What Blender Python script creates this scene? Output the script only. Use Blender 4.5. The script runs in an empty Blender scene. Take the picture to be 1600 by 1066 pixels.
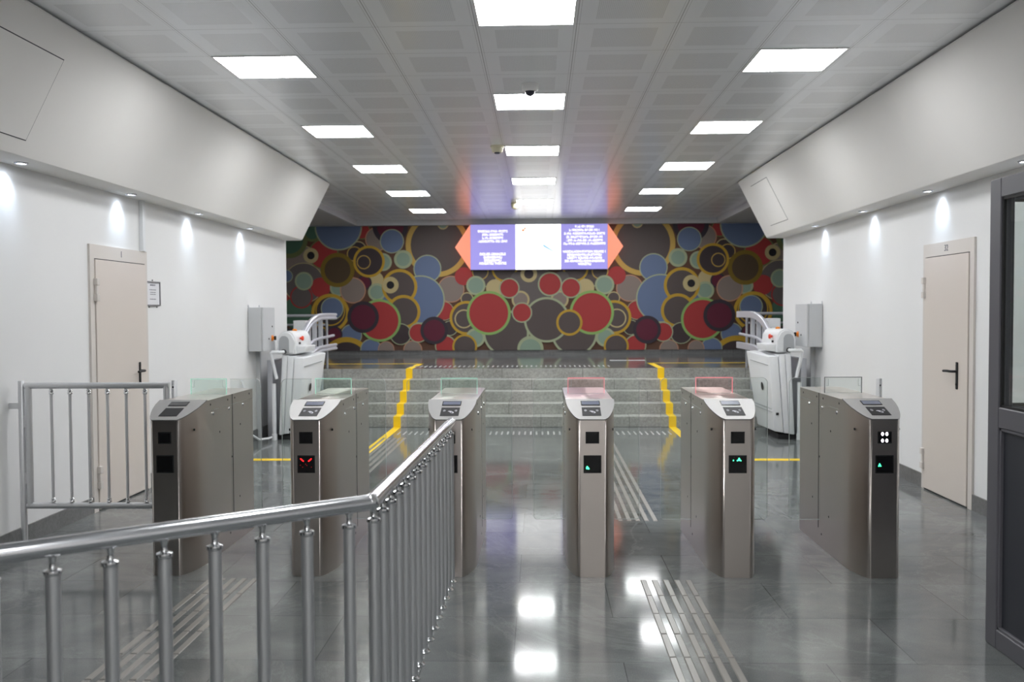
import bpy, bmesh, math
from mathutils import Vector, Matrix
S = bpy.context.scene
COL = S.collection
PI = math.pi

# ------------------------------------------------------------------ camera
H = 1.58
cam = bpy.data.cameras.new('camera')
cam.sensor_width = 36.0
cam.lens = 36.0 * 1425.0 / 1600.0
cam.clip_start = 0.05
cam.dof.use_dof = True
cam.dof.focus_distance = 5.7
cam.dof.aperture_fstop = 2.8
camo = bpy.data.objects.new('camera', cam)
dv = Vector((44 / 1425, 47 / 1425, -1)).normalized()          # hall axis seen from the camera
xc = Vector((1, .004, 0)); xc.z = (dv.x + dv.y * .004) / -dv.z; xc.normalize()
zc = xc.cross(dv)
camo.matrix_world = Matrix.Translation((0, 0, H)) @ Matrix((xc, dv, zc)).to_4x4()
COL.objects.link(camo)
S.camera = camo

# ------------------------------------------------------------------ world, exposure
w = bpy.data.worlds.new('world'); S.world = w; w.use_nodes = True
w.node_tree.nodes['Background'].inputs[0].default_value = (.6, .65, .7, 1)
w.node_tree.nodes['Background'].inputs[1].default_value = .02
S.view_settings.view_transform = 'Standard'
S.view_settings.look = 'None'
S.view_settings.gamma = 1
S.view_settings.use_curve_mapping = False
S.view_settings.exposure = 0.6
S.cycles.use_denoising = True
S.cycles.max_bounces = 10
S.cycles.transparent_max_bounces = 24
S.cycles.sample_clamp_indirect = 6
PANEL_STRENGTH = 16.0
SPOT_WATTS = 4.0

# hall dimensions (metres)
CX = -.075                       # centre line of the hall
XL, XR = -3.54, 3.39
CEIL = 3.38
Y0, YW, YM = -3.5, 12.65, 18.0   # wall behind the viewer, end of side walls, mural wall
XO = 6.9
LAND = .725

# ------------------------------------------------------------------ materials
def lin(c):
    return tuple((v / 255 / 12.92 if v <= 10 else ((v / 255 + .055) / 1.055) ** 2.4) for v in c)
def mat(name, col=(200, 200, 200), rough=.5, metal=0., spec=.5, emit=None, estr=1.):
    m = bpy.data.materials.new(name); m.use_nodes = True
    b = m.node_tree.nodes['Principled BSDF']
    b.inputs['Base Color'].default_value = (*lin(col), 1)
    b.inputs['Roughness'].default_value = rough
    b.inputs['Metallic'].default_value = metal
    b.inputs['Specular IOR Level'].default_value = spec
    if emit:
        b.inputs['Emission Color'].default_value = (*lin(emit), 1)
        b.inputs['Emission Strength'].default_value = estr
    return m
class N:
    def __init__(s, m): s.t = m.node_tree; s.b = s.t.nodes['Principled BSDF']
    def new(s, typ, **k):
        n = s.t.nodes.new(typ)
        for a, v in k.items():
            if a.startswith('i_'):
                n.inputs[a[2:].replace('_', ' ')].default_value = v
            else: setattr(n, a, v)
        return n
    def link(s, a, b): s.t.links.new(a, b)
    def math(s, op, a, b=None, clamp=False):
        n = s.new('ShaderNodeMath', operation=op, use_clamp=clamp)
        for i, v in enumerate((a, b)):
            if v is None: continue
            if isinstance(v, (int, float)): n.inputs[i].default_value = v
            else: s.link(v, n.inputs[i])
        return n.outputs[0]
    def mix(s, f, a, b):
        n = s.new('ShaderNodeMix', data_type='RGBA')
        for i, v in ((0, f), (6, a), (7, b)):
            if isinstance(v, (int, float)): n.inputs[i].default_value = v
            elif isinstance(v, tuple): n.inputs[i].default_value = (*v, 1) if len(v) == 3 else v
            else: s.link(v, n.inputs[i])
        return n.outputs[2]

M = {}
def plaster(name, col, rough=.6):
    m = mat(name, col, rough, spec=.3); n = N(m)
    tc = n.new('ShaderNodeTexCoord')
    no = n.new('ShaderNodeTexNoise', i_Scale=.9, i_Detail=4.); n.link(tc.outputs['Object'], no.inputs['Vector'])
    c = lin(col)
    n.link(n.mix(no.outputs[0], tuple(v * .95 for v in c), tuple(min(1, v * 1.04) for v in c)), n.b.inputs['Base Color'])
    n2 = n.new('ShaderNodeTexNoise', i_Scale=160., i_Detail=2.); n.link(tc.outputs['Object'], n2.inputs['Vector'])
    bp = n.new('ShaderNodeBump', i_Strength=.05, i_Distance=.002); n.link(n2.outputs[0], bp.inputs['Height'])
    n.link(bp.outputs[0], n.b.inputs['Normal'])
    return m
M['wall'] = plaster('wall_paint', (228, 228, 228))
M['soffit'] = plaster('soffit_paint', (234, 232, 229))
M['gypsum'] = plaster('gypsum_ceiling', (196, 196, 196))
M['cornice'] = plaster('cornice_paint', (205, 205, 207))
M['backroom'] = plaster('back_wall_paint', (222, 218, 214))

def granite_floor():
    m = mat('polished_granite', (120, 122, 122), .13, spec=.25); n = N(m)
    tc = n.new('ShaderNodeTexCoord'); P = tc.outputs['Object']
    br = n.new('ShaderNodeTexBrick', offset=.45, i_Scale=1., i_Mortar_Size=.0022, i_Mortar_Smooth=.1,
               i_Bias=0., i_Brick_Width=.9, i_Row_Height=.6)
    br.inputs['Color1'].default_value = (.86, .86, .86, 1); br.inputs['Color2'].default_value = (1.08, 1.08, 1.08, 1)
    br.inputs['Mortar'].default_value = (.45, .45, .45, 1)
    mp = n.new('ShaderNodeMapping'); mp.inputs['Location'].default_value = (.127, .14, 0)
    n.link(P, mp.inputs['Vector']); n.link(mp.outputs[0], br.inputs['Vector'])
    cl = n.new('ShaderNodeTexNoise', i_Scale=1.6, i_Detail=6., i_Roughness=.62, i_Distortion=.35)
    mp2 = n.new('ShaderNodeMapping'); mp2.inputs['Scale'].default_value = (1.1, 1.3, 1)
    n.link(P, mp2.inputs['Vector']); n.link(mp2.outputs[0], cl.inputs['Vector'])
    fine = n.new('ShaderNodeTexNoise', i_Scale=190., i_Detail=3., i_Roughness=.7); n.link(P, fine.inputs['Vector'])
    r1 = n.new('ShaderNodeValToRGB'); e = r1.color_ramp.elements
    e[0].position = .3; e[0].color = (*lin((92, 96, 96)), 1); e[1].position = .72; e[1].color = (*lin((124, 127, 126)), 1)
    n.link(cl.outputs[0], r1.inputs[0])
    f2 = n.math('ADD', n.math('MULTIPLY', n.math('SUBTRACT', fine.outputs[0], .5), 1.1), 1.0)
    v = n.new('ShaderNodeMix', data_type='RGBA', blend_type='MULTIPLY'); v.inputs[0].default_value = 1
    n.link(r1.outputs[0], v.inputs[6]); n.link(br.outputs['Color'], v.inputs[7])
    v2 = n.new('ShaderNodeVectorMath', operation='SCALE'); n.link(v.outputs[2], v2.inputs[0]); n.link(f2, v2.inputs['Scale'])
    # thin pale veins and scuffs
    ve = n.new('ShaderNodeTexNoise', i_Scale=.7, i_Detail=8., i_Roughness=.7, i_Distortion=.8); n.link(P, ve.inputs['Vector'])
    vm = n.math('SUBTRACT', 1., n.math('MULTIPLY', n.math('ABSOLUTE', n.math('SUBTRACT', ve.outputs[0], .5)), 60.), True)
    n.link(n.mix(n.math('MULTIPLY', vm, .10), v2.outputs[0], lin((185, 188, 188))), n.b.inputs['Base Color'])
    ro = n.math('ADD', n.math('MULTIPLY', cl.outputs[0], .03), .075)
    n.link(ro, n.b.inputs['Roughness'])
    return m
M['floor'] = granite_floor()
M['dark_paint'] = plaster('dark_corridor_paint', (74, 74, 76))  # dark colour of the added corridor, keeps reflections on the left dark

def granite_rough(name, a, b, rough=.55, joint=True):
    m = mat(name, a, rough); n = N(m)
    tc = n.new('ShaderNodeTexCoord'); P = tc.outputs['Object']
    fine = n.new('ShaderNodeTexNoise', i_Scale=34., i_Detail=8., i_Roughness=.8); n.link(P, fine.inputs['Vector'])
    big = n.new('ShaderNodeTexNoise', i_Scale=2.5, i_Detail=4.); n.link(P, big.inputs['Vector'])
    r = n.new('ShaderNodeValToRGB'); e = r.color_ramp.elements
    e[0].position = .34; e[0].color = (*lin(a), 1); e[1].position = .66; e[1].color = (*lin(b), 1)
    n.link(n.math('ADD', n.math('MULTIPLY', fine.outputs[0], .7), n.math('MULTIPLY', big.outputs[0], .3)), r.inputs[0])
    out = r.outputs[0]
    if joint:
        sx = n.new('ShaderNodeSeparateXYZ'); n.link(P, sx.inputs[0])
        fr = n.math('FRACT', n.math('ADD', n.math('DIVIDE', sx.outputs[0], 1.2), n.math('MULTIPLY', n.math('FLOOR', n.math('DIVIDE', n.math('SUBTRACT', sx.outputs[2], .002), .145)), .37)))
        out = n.mix(n.math('LESS_THAN', fr, .006), out, tuple(v * .8 for v in lin(a)))
    n.link(out, n.b.inputs['Base Color'])
    return m
M['step'] = granite_rough('step_granite', (112, 112, 108), (186, 186, 180), .5)
M['skirt'] = granite_rough('skirting_granite', (92, 92, 92), (132, 132, 132), .35)

def ceiling_panels():
    m = mat('perforated_metal_panels', (205, 205, 207), .36); n = N(m)
    tc = n.new('ShaderNodeTexCoord'); sx = n.new('ShaderNodeSeparateXYZ'); n.link(tc.outputs['Object'], sx.inputs[0])
    px, py = .637, .6
    fx = n.math('FRACT', n.math('DIVIDE', n.math('ADD', sx.outputs[0], .3995 + px * 20), px))
    fy = n.math('FRACT', n.math('DIVIDE', n.math('ADD', sx.outputs[1], 12 - 6.4), py))
    ax = n.math('MULTIPLY', n.math('ABSOLUTE', n.math('SUBTRACT', fx, .5)), px)      # distance from tile centre
    ay = n.math('MULTIPLY', n.math('ABSOLUTE', n.math('SUBTRACT', fy, .5)), py)
    inside = n.math('MULTIPLY', n.math('LESS_THAN', ax, .205), n.math('LESS_THAN', ay, .205))
    # pin-hole perforation of the inner field
    vo = n.new('ShaderNodeTexVoronoi', i_Scale=90., i_Randomness=0.); n.link(tc.outputs['Object'], vo.inputs['Vector'])
    hole = n.math('LESS_THAN', vo.outputs['Distance'], .38)
    hole = n.math('MULTIPLY', hole, inside)
    base = lin((245, 248, 252))
    c = n.mix(inside, base, tuple(v * .93 for v in base))
    c = n.mix(n.math('MULTIPLY', hole, .30), c, lin((120, 120, 122)))
    line = n.math('MAXIMUM', n.math('GREATER_THAN', ax, px / 2 - .003), n.math('GREATER_THAN', ay, py / 2 - .0022))
    rib = n.math('MULTIPLY', n.math('GREATER_THAN', ax, .3), n.math('LESS_THAN', ax, .304))
    c = n.mix(n.math('MULTIPLY', rib, .35), c, lin((120, 120, 122)))
    n.link(n.mix(n.math('MULTIPLY', line, .55), c, lin((60, 60, 62))), n.b.inputs['Base Color'])
    no = n.new('ShaderNodeTexNoise', i_Scale=2.2, i_Detail=2.); n.link(tc.outputs['Object'], no.inputs['Vector'])
    bp = n.new('ShaderNodeBump', i_Strength=.25, i_Distance=.01); n.link(no.outputs[0], bp.inputs['Height'])
    n.link(bp.outputs[0], n.b.inputs['Normal'])
    n.b.inputs['Coat Weight'].default_value = .8
    n.b.inputs['Coat Roughness'].default_value = .2
    return m
M['ceiling'] = ceiling_panels()

def brushed(name, col, rough=.3, amount=.1, axis=(260, 260, 1.0), aniso=0.):
    m = mat(name, col, rough, 1.); n = N(m)
    tc = n.new('ShaderNodeTexCoord'); mp = n.new('ShaderNodeMapping'); mp.inputs['Scale'].default_value = axis
    n.link(tc.outputs['Object'], mp.inputs['Vector'])
    no = n.new('ShaderNodeTexNoise', i_Scale=9., i_Detail=4., i_Roughness=.7); n.link(mp.outputs[0], no.inputs['Vector'])
    n.link(n.math('ADD', n.math('MULTIPLY', no.outputs[0], amount), rough - amount / 2), n.b.inputs['Roughness'])
    tg = n.new('ShaderNodeTangent', direction_type='RADIAL', axis='Z'); n.link(tg.outputs[0], n.b.inputs['Tangent'])
    n.b.inputs['Anisotropic'].default_value = aniso; n.b.inputs['Anisotropic Rotation'].default_value = .25
    c = lin(col)
    n.link(n.mix(no.outputs[0], tuple(v * .95 for v in c), tuple(min(1, v * 1.04) for v in c)), n.b.inputs['Base Color'])
    return m
M['steel'] = brushed('brushed_steel', (204, 196, 190), .3, .03, aniso=.62)
M['lid'] = brushed('satin_steel_lid', (166, 165, 164), .5, .04, (260, 1.5, 260))
M['chrome'] = mat('polished_steel', (226, 227, 230), .2, 1.)
M['tube'] = mat('satin_tube_steel', (218, 219, 221), .42, .9)
M['collar'] = mat('bright_collar_steel', (225, 226, 228), .1, 1.)
M['black'] = mat('black_plastic', (16, 16, 18), .25)
M['matte_black'] = mat('matte_black', (22, 22, 23), .6)
M['reader'] = mat('dark_reader_face', (22, 22, 26), .5, spec=.25)
M['lcd'] = mat('lcd_glass', (112, 118, 136), .2)
M['lcd_dark'] = mat('lcd_glass_dark', (62, 62, 66), .25)
M['symbol'] = mat('printed_symbol', (200, 200, 208), .5)
M['red_led'] = mat('red_led', (255, 30, 30), .5, emit=(255, 20, 24), estr=4.)
M['red_dim'] = mat('dim_red_led', (120, 12, 14), .5, emit=(255, 20, 24), estr=.35)
M['green_led'] = mat('green_led', (60, 230, 150), .5, emit=(60, 235, 150), estr=3.)
M['white_led'] = mat('white_led', (255, 240, 255), .5, emit=(255, 238, 255), estr=5.)
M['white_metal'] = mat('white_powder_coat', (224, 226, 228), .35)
M['grey_box'] = mat('light_grey_enamel', (196, 198, 200), .4)
M['grey_shadow'] = mat('grey_inset', (168, 171, 174), .45)  # own grey of the hood cover and platform ribs
M['lift_steel'] = mat('lift_post_steel', (190, 192, 198), .4, .5)
M['rail_alu'] = mat('rail_aluminium', (208, 209, 218), .3, .35)
M['rubber'] = mat('dark_rubber', (40, 40, 42), .7)
M['orange'] = mat('orange_switch', (235, 140, 40), .4)
M['stop'] = mat('red_stop_button', (215, 60, 30), .4)
M['yellow'] = mat('yellow_floor_tape', (246, 206, 20), .45)
M['tactile'] = mat('tactile_plastic', (143, 140, 135), .26)
M['tactile_pale'] = mat('tactile_pale', (178, 178, 176), .25)
M['door'] = mat('cream_door_enamel', (216, 207, 199), .3)
M['door_frame'] = mat('cream_frame_enamel', (212, 206, 200), .4)
M['booth'] = mat('grey_booth_frame', (98, 97, 103), .4)
M['booth_panel'] = mat('dark_booth_panel', (52, 54, 61), .45)
M['gasket'] = mat('black_gasket', (24, 24, 24), .6)
M['paper'] = mat('notice_paper', (222, 222, 226), .6)
M['ink'] = mat('ink', (70, 70, 76), .7)  # dark tone for the shade inside door and hatch gaps
M['ink_soft'] = mat('soft_ink', (120, 120, 128), .7)
M['notice_frame'] = mat('notice_frame_grey', (120, 120, 124), .4)
M['beige'] = mat('beige_plastic', (222, 214, 186), .45)
M['camera_white'] = mat('camera_white_plastic', (244, 243, 242), .35)
M['smoked'] = mat('smoked_dome', (52, 52, 64), .1)
M['panel_light'] = mat('light_diffuser', (255, 255, 255), .5, emit=(253, 254, 255), estr=PANEL_STRENGTH)
M['light_frame'] = mat('light_frame_white', (225, 225, 225), .4)
M['spot_lens'] = mat('spot_lens', (255, 255, 255), .3, emit=(235, 243, 255), estr=30.)
M['spot_ring'] = mat('spot_ring', (200, 200, 203), .25, .6)
M['purple'] = mat('sign_purple', (70, 62, 140), .4, emit=(164, 157, 228), estr=.6)
M['sign_white'] = mat('sign_white', (245, 245, 245), .4, emit=(255, 255, 255), estr=1.1)
M['sign_orange'] = mat('sign_orange', (150, 70, 50), .4, emit=(255, 150, 118), estr=.64)
M['sign_text'] = mat('sign_text', (250, 250, 255), .4, emit=(255, 255, 255), estr=.9)
M['sign_blue'] = mat('sign_pale_blue', (70, 110, 140), .4, emit=(165, 212, 245), estr=.6)
M['sign_mark'] = mat('sign_orange_mark', (140, 80, 50), .4, emit=(236, 165, 115), estr=.6)
M['sign_case'] = mat('sign_case_dark', (60, 60, 66), .5)

def glass(name, tint=(.96, .98, .97), refl=.9):
    m = bpy.data.materials.new(name); m.use_nodes = True; t = m.node_tree; t.nodes.clear()
    o = t.nodes.new('ShaderNodeOutputMaterial'); mx = t.nodes.new('ShaderNodeMixShader')
    tr = t.nodes.new('ShaderNodeBsdfTransparent'); tr.inputs[0].default_value = (*tint, 1)
    gl = t.nodes.new('ShaderNodeBsdfGlossy'); gl.inputs['Roughness'].default_value = .02
    lw = t.nodes.new('ShaderNodeLayerWeight'); lw.inputs[0].default_value = .5
    pw = t.nodes.new('ShaderNodeMath'); pw.operation = 'POWER'; pw.inputs[1].default_value = 5; t.links.new(lw.outputs['Facing'], pw.inputs[0])
    fr = t.nodes.new('ShaderNodeMath'); fr.operation = 'MULTIPLY_ADD'; fr.inputs[1].default_value = .96; fr.inputs[2].default_value = .04; t.links.new(pw.outputs[0], fr.inputs[0])
    ml = t.nodes.new('ShaderNodeMath'); ml.operation = 'MULTIPLY'; ml.inputs[1].default_value = refl
    t.links.new(fr.outputs[0], ml.inputs[0]); t.links.new(ml.outputs[0], mx.inputs[0])
    t.links.new(tr.outputs[0], mx.inputs[1]); t.links.new(gl.outputs[0], mx.inputs[2]); t.links.new(mx.outputs[0], o.inputs[0])
    return m
M['glass'] = glass('clear_glass')
M['booth_glass'] = glass('booth_glass', (.93, .95, .94), 1.)
def edge_glass(name, col, alpha, emit=0):
    m = mat(name, col, .25, emit=col if emit else None, estr=emit)
    m.node_tree.nodes['Principled BSDF'].inputs['Alpha'].default_value = alpha
    return m
M['glass_edge'] = edge_glass('polished_glass_edge', (205, 212, 210), .55)
M['edge_green'] = edge_glass('lit_edge_green', (180, 232, 214), .55, .22)
M['edge_red'] = edge_glass('lit_edge_red', (250, 150, 160), .6, .28)
M['edge_plain'] = edge_glass('plain_edge', (150, 152, 154), .7)
M['pane_green'] = glass('green_lit_glass', (.9, .97, .94))
M['pane_red'] = glass('red_lit_glass', (.98, .88, .88))

# ------------------------------------------------------------------ mesh helpers
class G:
    def __init__(s): s.b = bmesh.new(); s.mi = 0
    def face(s, pts):
        vs = [s.b.verts.new(p) for p in pts]
        f = s.b.faces.new(vs); f.material_index = s.mi; return f
    def hexa(s, c, bev=0, seg=2):          # 8 corners: bottom 4 (ccw), top 4
        b = bmesh.new(); vs = [b.verts.new(p) for p in c]
        for q in ((3, 2, 1, 0), (4, 5, 6, 7), (0, 1, 5, 4), (1, 2, 6, 5), (2, 3, 7, 6), (3, 0, 4, 7)):
            b.faces.new([vs[i] for i in q])
        bmesh.ops.recalc_face_normals(b, faces=b.faces[:])
        if bev: bmesh.ops.bevel(b, geom=b.edges[:], offset=bev, segments=seg, affect='EDGES', profile=.5)
        s.merge(b)
    def box(s, x0, x1, y0, y1, z0, z1, bev=0, seg=2):
        s.hexa([(x0, y0, z0), (x1, y0, z0), (x1, y1, z0), (x0, y1, z0), (x0, y0, z1), (x1, y0, z1), (x1, y1, z1), (x0, y1, z1)], bev, seg)
    def merge(s, b):
        mp = {}
        for v in b.verts: mp[v] = s.b.verts.new(v.co)
        for f in b.faces:
            n = s.b.faces.new([mp[v] for v in f.verts]); n.material_index = s.mi
        b.free()
    def prism(s, pts, off):                # planar polygon pushed along a vector
        off = Vector(off); pts = [Vector(p) for p in pts]
        b = bmesh.new(); a = [b.verts.new(p) for p in pts]; c = [b.verts.new(p + off) for p in pts]
        b.faces.new(a); b.faces.new(c[::-1]); n = len(pts)
        for i in range(n): b.faces.new([a[i], c[i], c[(i + 1) % n], a[(i + 1) % n]])
        bmesh.ops.recalc_face_normals(b, faces=b.faces[:]); s.merge(b)
    def sweep(s, path, prof, cap=True, up=None):
        path = [Vector(p) for p in path]; rings = []; n = len(path)
        t0 = (path[1] - path[0]).normalized()
        u = Vector(up) if up else (Vector((0, 0, 1)) if abs(t0.z) < .9 else Vector((0, 1, 0)))
        for i, p in enumerate(path):
            t = (path[min(i + 1, n - 1)] - path[max(i - 1, 0)]).normalized()
            if 0 < i < n - 1:
                a = (path[i] - path[i - 1]).normalized(); bb = (path[i + 1] - path[i]).normalized()
                k = 1 / max(.35, math.cos(a.angle(bb) / 2))
            else: k = 1
            x = t.cross(u).normalized(); yv = x.cross(t).normalized()
            u = yv if up is None else u
            rings.append([s.b.verts.new(p + x * px * (k if up else 1) + yv * py * (1 if up else 1)) for px, py in prof])
        m = len(prof)
        for i in range(n - 1):
            for j in range(m):
                f = s.b.faces.new([rings[i][j], rings[i][(j + 1) % m], rings[i + 1][(j + 1) % m], rings[i + 1][j]]); f.material_index = s.mi
        if cap:
            f = s.b.faces.new(rings[0][::-1]); f.material_index = s.mi
            f = s.b.faces.new(rings[-1]); f.material_index = s.mi
    def tube(s, path, r, seg=16, cap=True):
        s.sweep(path, [(r * math.cos(2 * PI * k / seg), r * math.sin(2 * PI * k / seg)) for k in range(seg)], cap)
    def lathe(s, c, prof, seg=20, axis='z'):
        c = Vector(c); rings = []
        def pt(r, h, a):
            ca, sa = r * math.cos(a), r * math.sin(a)
            return c + Vector({'z': (ca, sa, h), 'y': (ca, h, sa), 'x': (h, ca, sa)}[axis])
        for r, h in prof:
            rings.append([s.b.verts.new(pt(max(r, 1e-5), h, 2 * PI * k / seg)) for k in range(seg)])
        for i in range(len(prof) - 1):
            for j in range(seg):
                f = s.b.faces.new([rings[i][j], rings[i][(j + 1) % seg], rings[i + 1][(j + 1) % seg], rings[i + 1][j]]); f.material_index = s.mi
        f = s.b.faces.new(rings[0][::-1]); f.material_index = s.mi
        f = s.b.faces.new(rings[-1]); f.material_index = s.mi
    def build(s, name, mats, parent=None, smooth=35, label=None):
        if not isinstance(mats, (list, tuple)): mats = [mats]
        bmesh.ops.recalc_face_normals(s.b, faces=s.b.faces[:]) if not getattr(s, 'keep', False) else None
        me = bpy.data.meshes.new(name); s.b.to_mesh(me); s.b.free()
        for m in mats: me.materials.append(M[m] if isinstance(m, str) else m)
        if smooth:
            for p in me.polygons: p.use_smooth = True
            me.set_sharp_from_angle(angle=math.radians(smooth))
        o = bpy.data.objects.new(name, me); COL.objects.link(o)
        if parent: o.parent = parent
        if label: o['label'] = label
        return o
def bx(*a, **k):
    g = G(); g.box(*a, **k); return g
def thing(name, label, cat, loc=(0, 0, 0), group=None):
    o = bpy.data.objects.new(name, None); COL.objects.link(o); o.location = loc; o.empty_display_size = .1
    o['label'] = label; o['category'] = cat
    if group: o['group'] = group
    return o
def tag(o, label, cat, group=None, kind=None):
    o['label'] = label; o['category'] = cat
    if group: o['group'] = group
    if kind: o['kind'] = kind
    return o
def struct(o): o['kind'] = 'structure'; return o
def copy_tree(o, parent=None):
    c = o.copy(); COL.objects.link(c)
    if parent: c.parent = parent
    for ch in list(o.children): copy_tree(ch, c)
    return c

# ------------------------------------------------------------------ room shell
g = bx(XL - .2, XR + .2, Y0 - .2, 12.36, -.2, 0); struct(g.build('floor', 'floor', smooth=0))
g = bx(-XO, XO, 13.56, YM + .2, -.2, LAND); struct(g.build('floor_landing', 'floor', smooth=0))
g = bx(-3.6, 3.45, Y0 - .2, YM + .2, CEIL, CEIL + .1); struct(g.build('ceiling', 'ceiling', smooth=0))
g = G()
for a, b in ((-XO, -3.66), (3.51, XO)): g.box(a, b, 12.2, YM + .2, 3.285, CEIL + .1)
struct(g.build('ceiling_landing', 'gypsum', smooth=0))
g = bx(XL - .2, XL, 4.3, YW, 0, CEIL); struct(g.build('wall_left', 'wall', smooth=0))
g = bx(-7.2, -7.0, Y0 - .2, 4.5, 0, CEIL); struct(g.build('wall_corridor', 'dark_paint', smooth=0))  # unseen corridor, added to darken the left turnstile's reflections and foreground floor
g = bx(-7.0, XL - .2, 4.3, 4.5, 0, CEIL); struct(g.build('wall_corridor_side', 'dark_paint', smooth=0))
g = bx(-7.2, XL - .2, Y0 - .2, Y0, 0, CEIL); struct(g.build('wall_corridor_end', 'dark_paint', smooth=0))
g = bx(-7.2, XL - .2, Y0 - .2, 4.5, -.2, 0); struct(g.build('floor_corridor', 'floor', smooth=0))
g = bx(-7.2, XL + .06, Y0 - .2, 4.3, 2.56, 2.70); struct(g.build('ceiling_corridor', 'gypsum', smooth=0))
g = bx(XR, XR + .2, Y0, YW + .2, 0, CEIL); struct(g.build('wall_right', 'wall', smooth=0))
g = bx(XL - .2, XR + .2, Y0 - .2, Y0, 0, CEIL); struct(g.build('wall_front', 'backroom', smooth=0))
g = bx(-XO, XO, YM, YM + .2, LAND, CEIL); struct(g.build('wall_back', 'wall', smooth=0))
g = bx(-XO - .2, -XO, 12.4, YM + .2, 0, CEIL); struct(g.build('wall_landing_left', 'wall', smooth=0))
g = bx(XO, XO + .2, 12.4, YM + .2, 0, CEIL); struct(g.build('wall_landing_right', 'wall', smooth=0))
g = bx(-XO - .2, XL - .2, YW - .2, YW, 0, CEIL); struct(g.build('wall_return_left', 'wall', smooth=0))
g = bx(XR + .2, XO + .2, YW, YW + .2, 0, CEIL); struct(g.build('wall_return_right', 'wall', smooth=0))
# sloping boxed-in soffits along both walls
def soffit(s, yend, n):
    g = G(); X = lambda v: CX + s * v
    prof = [(3.464, 2.575), (3.25, 2.575), (3.228, 2.585), (3.218, 2.60), (2.842, 3.335), (2.835, 3.352), (2.842, 3.366), (3.464, 3.366)]
    g.prism([(X(x), Y0 + .001, z) for x, z in prof], (0, yend - Y0, 0))
    return struct(g.build('trim_%d' % n, 'soffit', smooth=30))
soffit(-1, 12.62, 1); soffit(1, 12.84, 2)
# cornice around the landing ceiling
g = bx(-3.6, 3.45, YM - .1, YM, 3.275, CEIL); struct(g.build('trim_3', 'cornice', smooth=0))
g = bx(-3.67, -3.6, 12.0, YM, 3.275, CEIL); struct(g.build('trim_4', 'cornice', smooth=0))
g = bx(3.45, 3.52, 12.0, YM, 3.275, CEIL); struct(g.build('trim_5', 'cornice', smooth=0))
# skirting
DL0, DL1, DR0, DR1 = 7.05, 8.09, 7.21, 8.15
g = G()
g.box(XL, XL + .014, 4.3, DL0, 0, .125); g.box(XL, XL + .014, DL1, YW, 0, .125)
struct(g.build('baseboard_left', 'skirt', smooth=0))
g = G()
g.box(XR - .014, XR, Y0, DR0, 0, .125); g.box(XR - .014, XR, DR1, 12.36, 0, .125)
struct(g.build('baseboard_right', 'skirt', smooth=0))
g = bx(-XO, XO, YM - .012, YM, LAND, .81); struct(g.build('baseboard_back', 'skirt', smooth=0))

# ------------------------------------------------------------------ ceiling lights (they light the room)
def make_light():
    t = thing('ceiling_light', 'x', 'ceiling light')
    g = G()
    for a in ((-.306, -.294, -.29, .29), (.294, .306, -.29, .29), (-.306, .306, -.30, -.288), (-.306, .306, .288, .30)):
        g.box(*a, -.006, 0)
    g.build('frame', 'light_frame', t, 0)
    bx(-.294, .294, -.288, .288, -.004, 0).build('diffuser', 'panel_light', t, 0)
    return t
proto = make_light(); used = False
def put_light(x, y, label, group):
    global used
    o = copy_tree(proto) if used else proto
    used = True
    o.location = (x, y, CEIL); o['label'] = label; o['group'] = group
ordinal = ['nearest', 'second', 'third', 'fourth', 'farthest']
for k in range(5):
    put_light(-1.998, 6.7 + 2.4 * k, ('%s square light panel in the ceiling row beside the left sloping soffit' % ordinal[k]), 'ceiling light panels')
for k in range(5):
    put_light(1.828, 6.7 + 2.4 * k, ('%s square light panel in the ceiling row beside the right sloping soffit' % ordinal[k]), 'ceiling light panels')
cl = ['large light panel of the centre row cut by the top of the picture', 'centre row light panel right behind the dome camera',
      'centre row light panel beside the beige detector', 'centre row light panel, second from the hanging sign',
      'centre row light panel closest to the purple sign']
for k in range(5):
    put_light(-.081, 5.5 + 2.4 * k, cl[k], 'ceiling light panels')
for x, y in ((-.081, 3.1), (-.081, .7), (1.828, -1.7), (-.081, -1.7), (1.19, -2.9), (-.081, -2.9)):  # unseen panels added out of view, rear ones to brighten the turnstile fronts
    put_light(x, y, 'square ceiling light panel above the viewer, out of the picture', 'ceiling lights above the viewer')

# ------------------------------------------------------------------ wall-washing downlights
def make_spot():
    t = thing('downlight', 'x', 'downlight')
    g = G(); g.lathe((0, 0, 0), [(.044, 0), (.044, -.006), (.036, -.010), (.030, -.004), (.030, 0)], 24); g.build('ring', 'spot_ring', t)
    g = G(); g.lathe((0, 0, 0), [(.029, -.001), (.024, -.005), (.001, -.006)], 20); g.build('lens', 'spot_lens', t)
    return t
sproto = make_spot()
spots = [(-1, y, n) for y, n in zip((5.95, 7.57, 9.08, 10.7), ('nearest', 'second', 'third', 'farthest'))] + \
        [(1, y, n) for y, n in zip((6.29, 7.82, 9.38, 10.98), ('nearest', 'second', 'third', 'farthest'))]
for i, (s, y, n) in enumerate(spots):
    o = sproto if i == 0 else copy_tree(sproto)
    x = CX + s * 3.345
    o.location = (x, y, 2.575)
    o['label'] = '%s small white downlight under the %s soffit shining down the wall' % (n, 'left' if s < 0 else 'right')
    o['group'] = 'downlights under the soffits'
    L = bpy.data.lights.new('downlight_beam', 'SPOT'); L.energy = SPOT_WATTS; L.spot_size = math.radians(84); L.spot_blend = 1.
    L.color = (.62, .79, 1.); L.shadow_soft_size = .015
    lo = bpy.data.objects.new('downlight_beam', L); COL.objects.link(lo)
    lo.location = (x, y, 2.555)
    lo.rotation_euler = Vector((s * .62, 0, -1)).to_track_quat('-Z', 'Y').to_euler()

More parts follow.
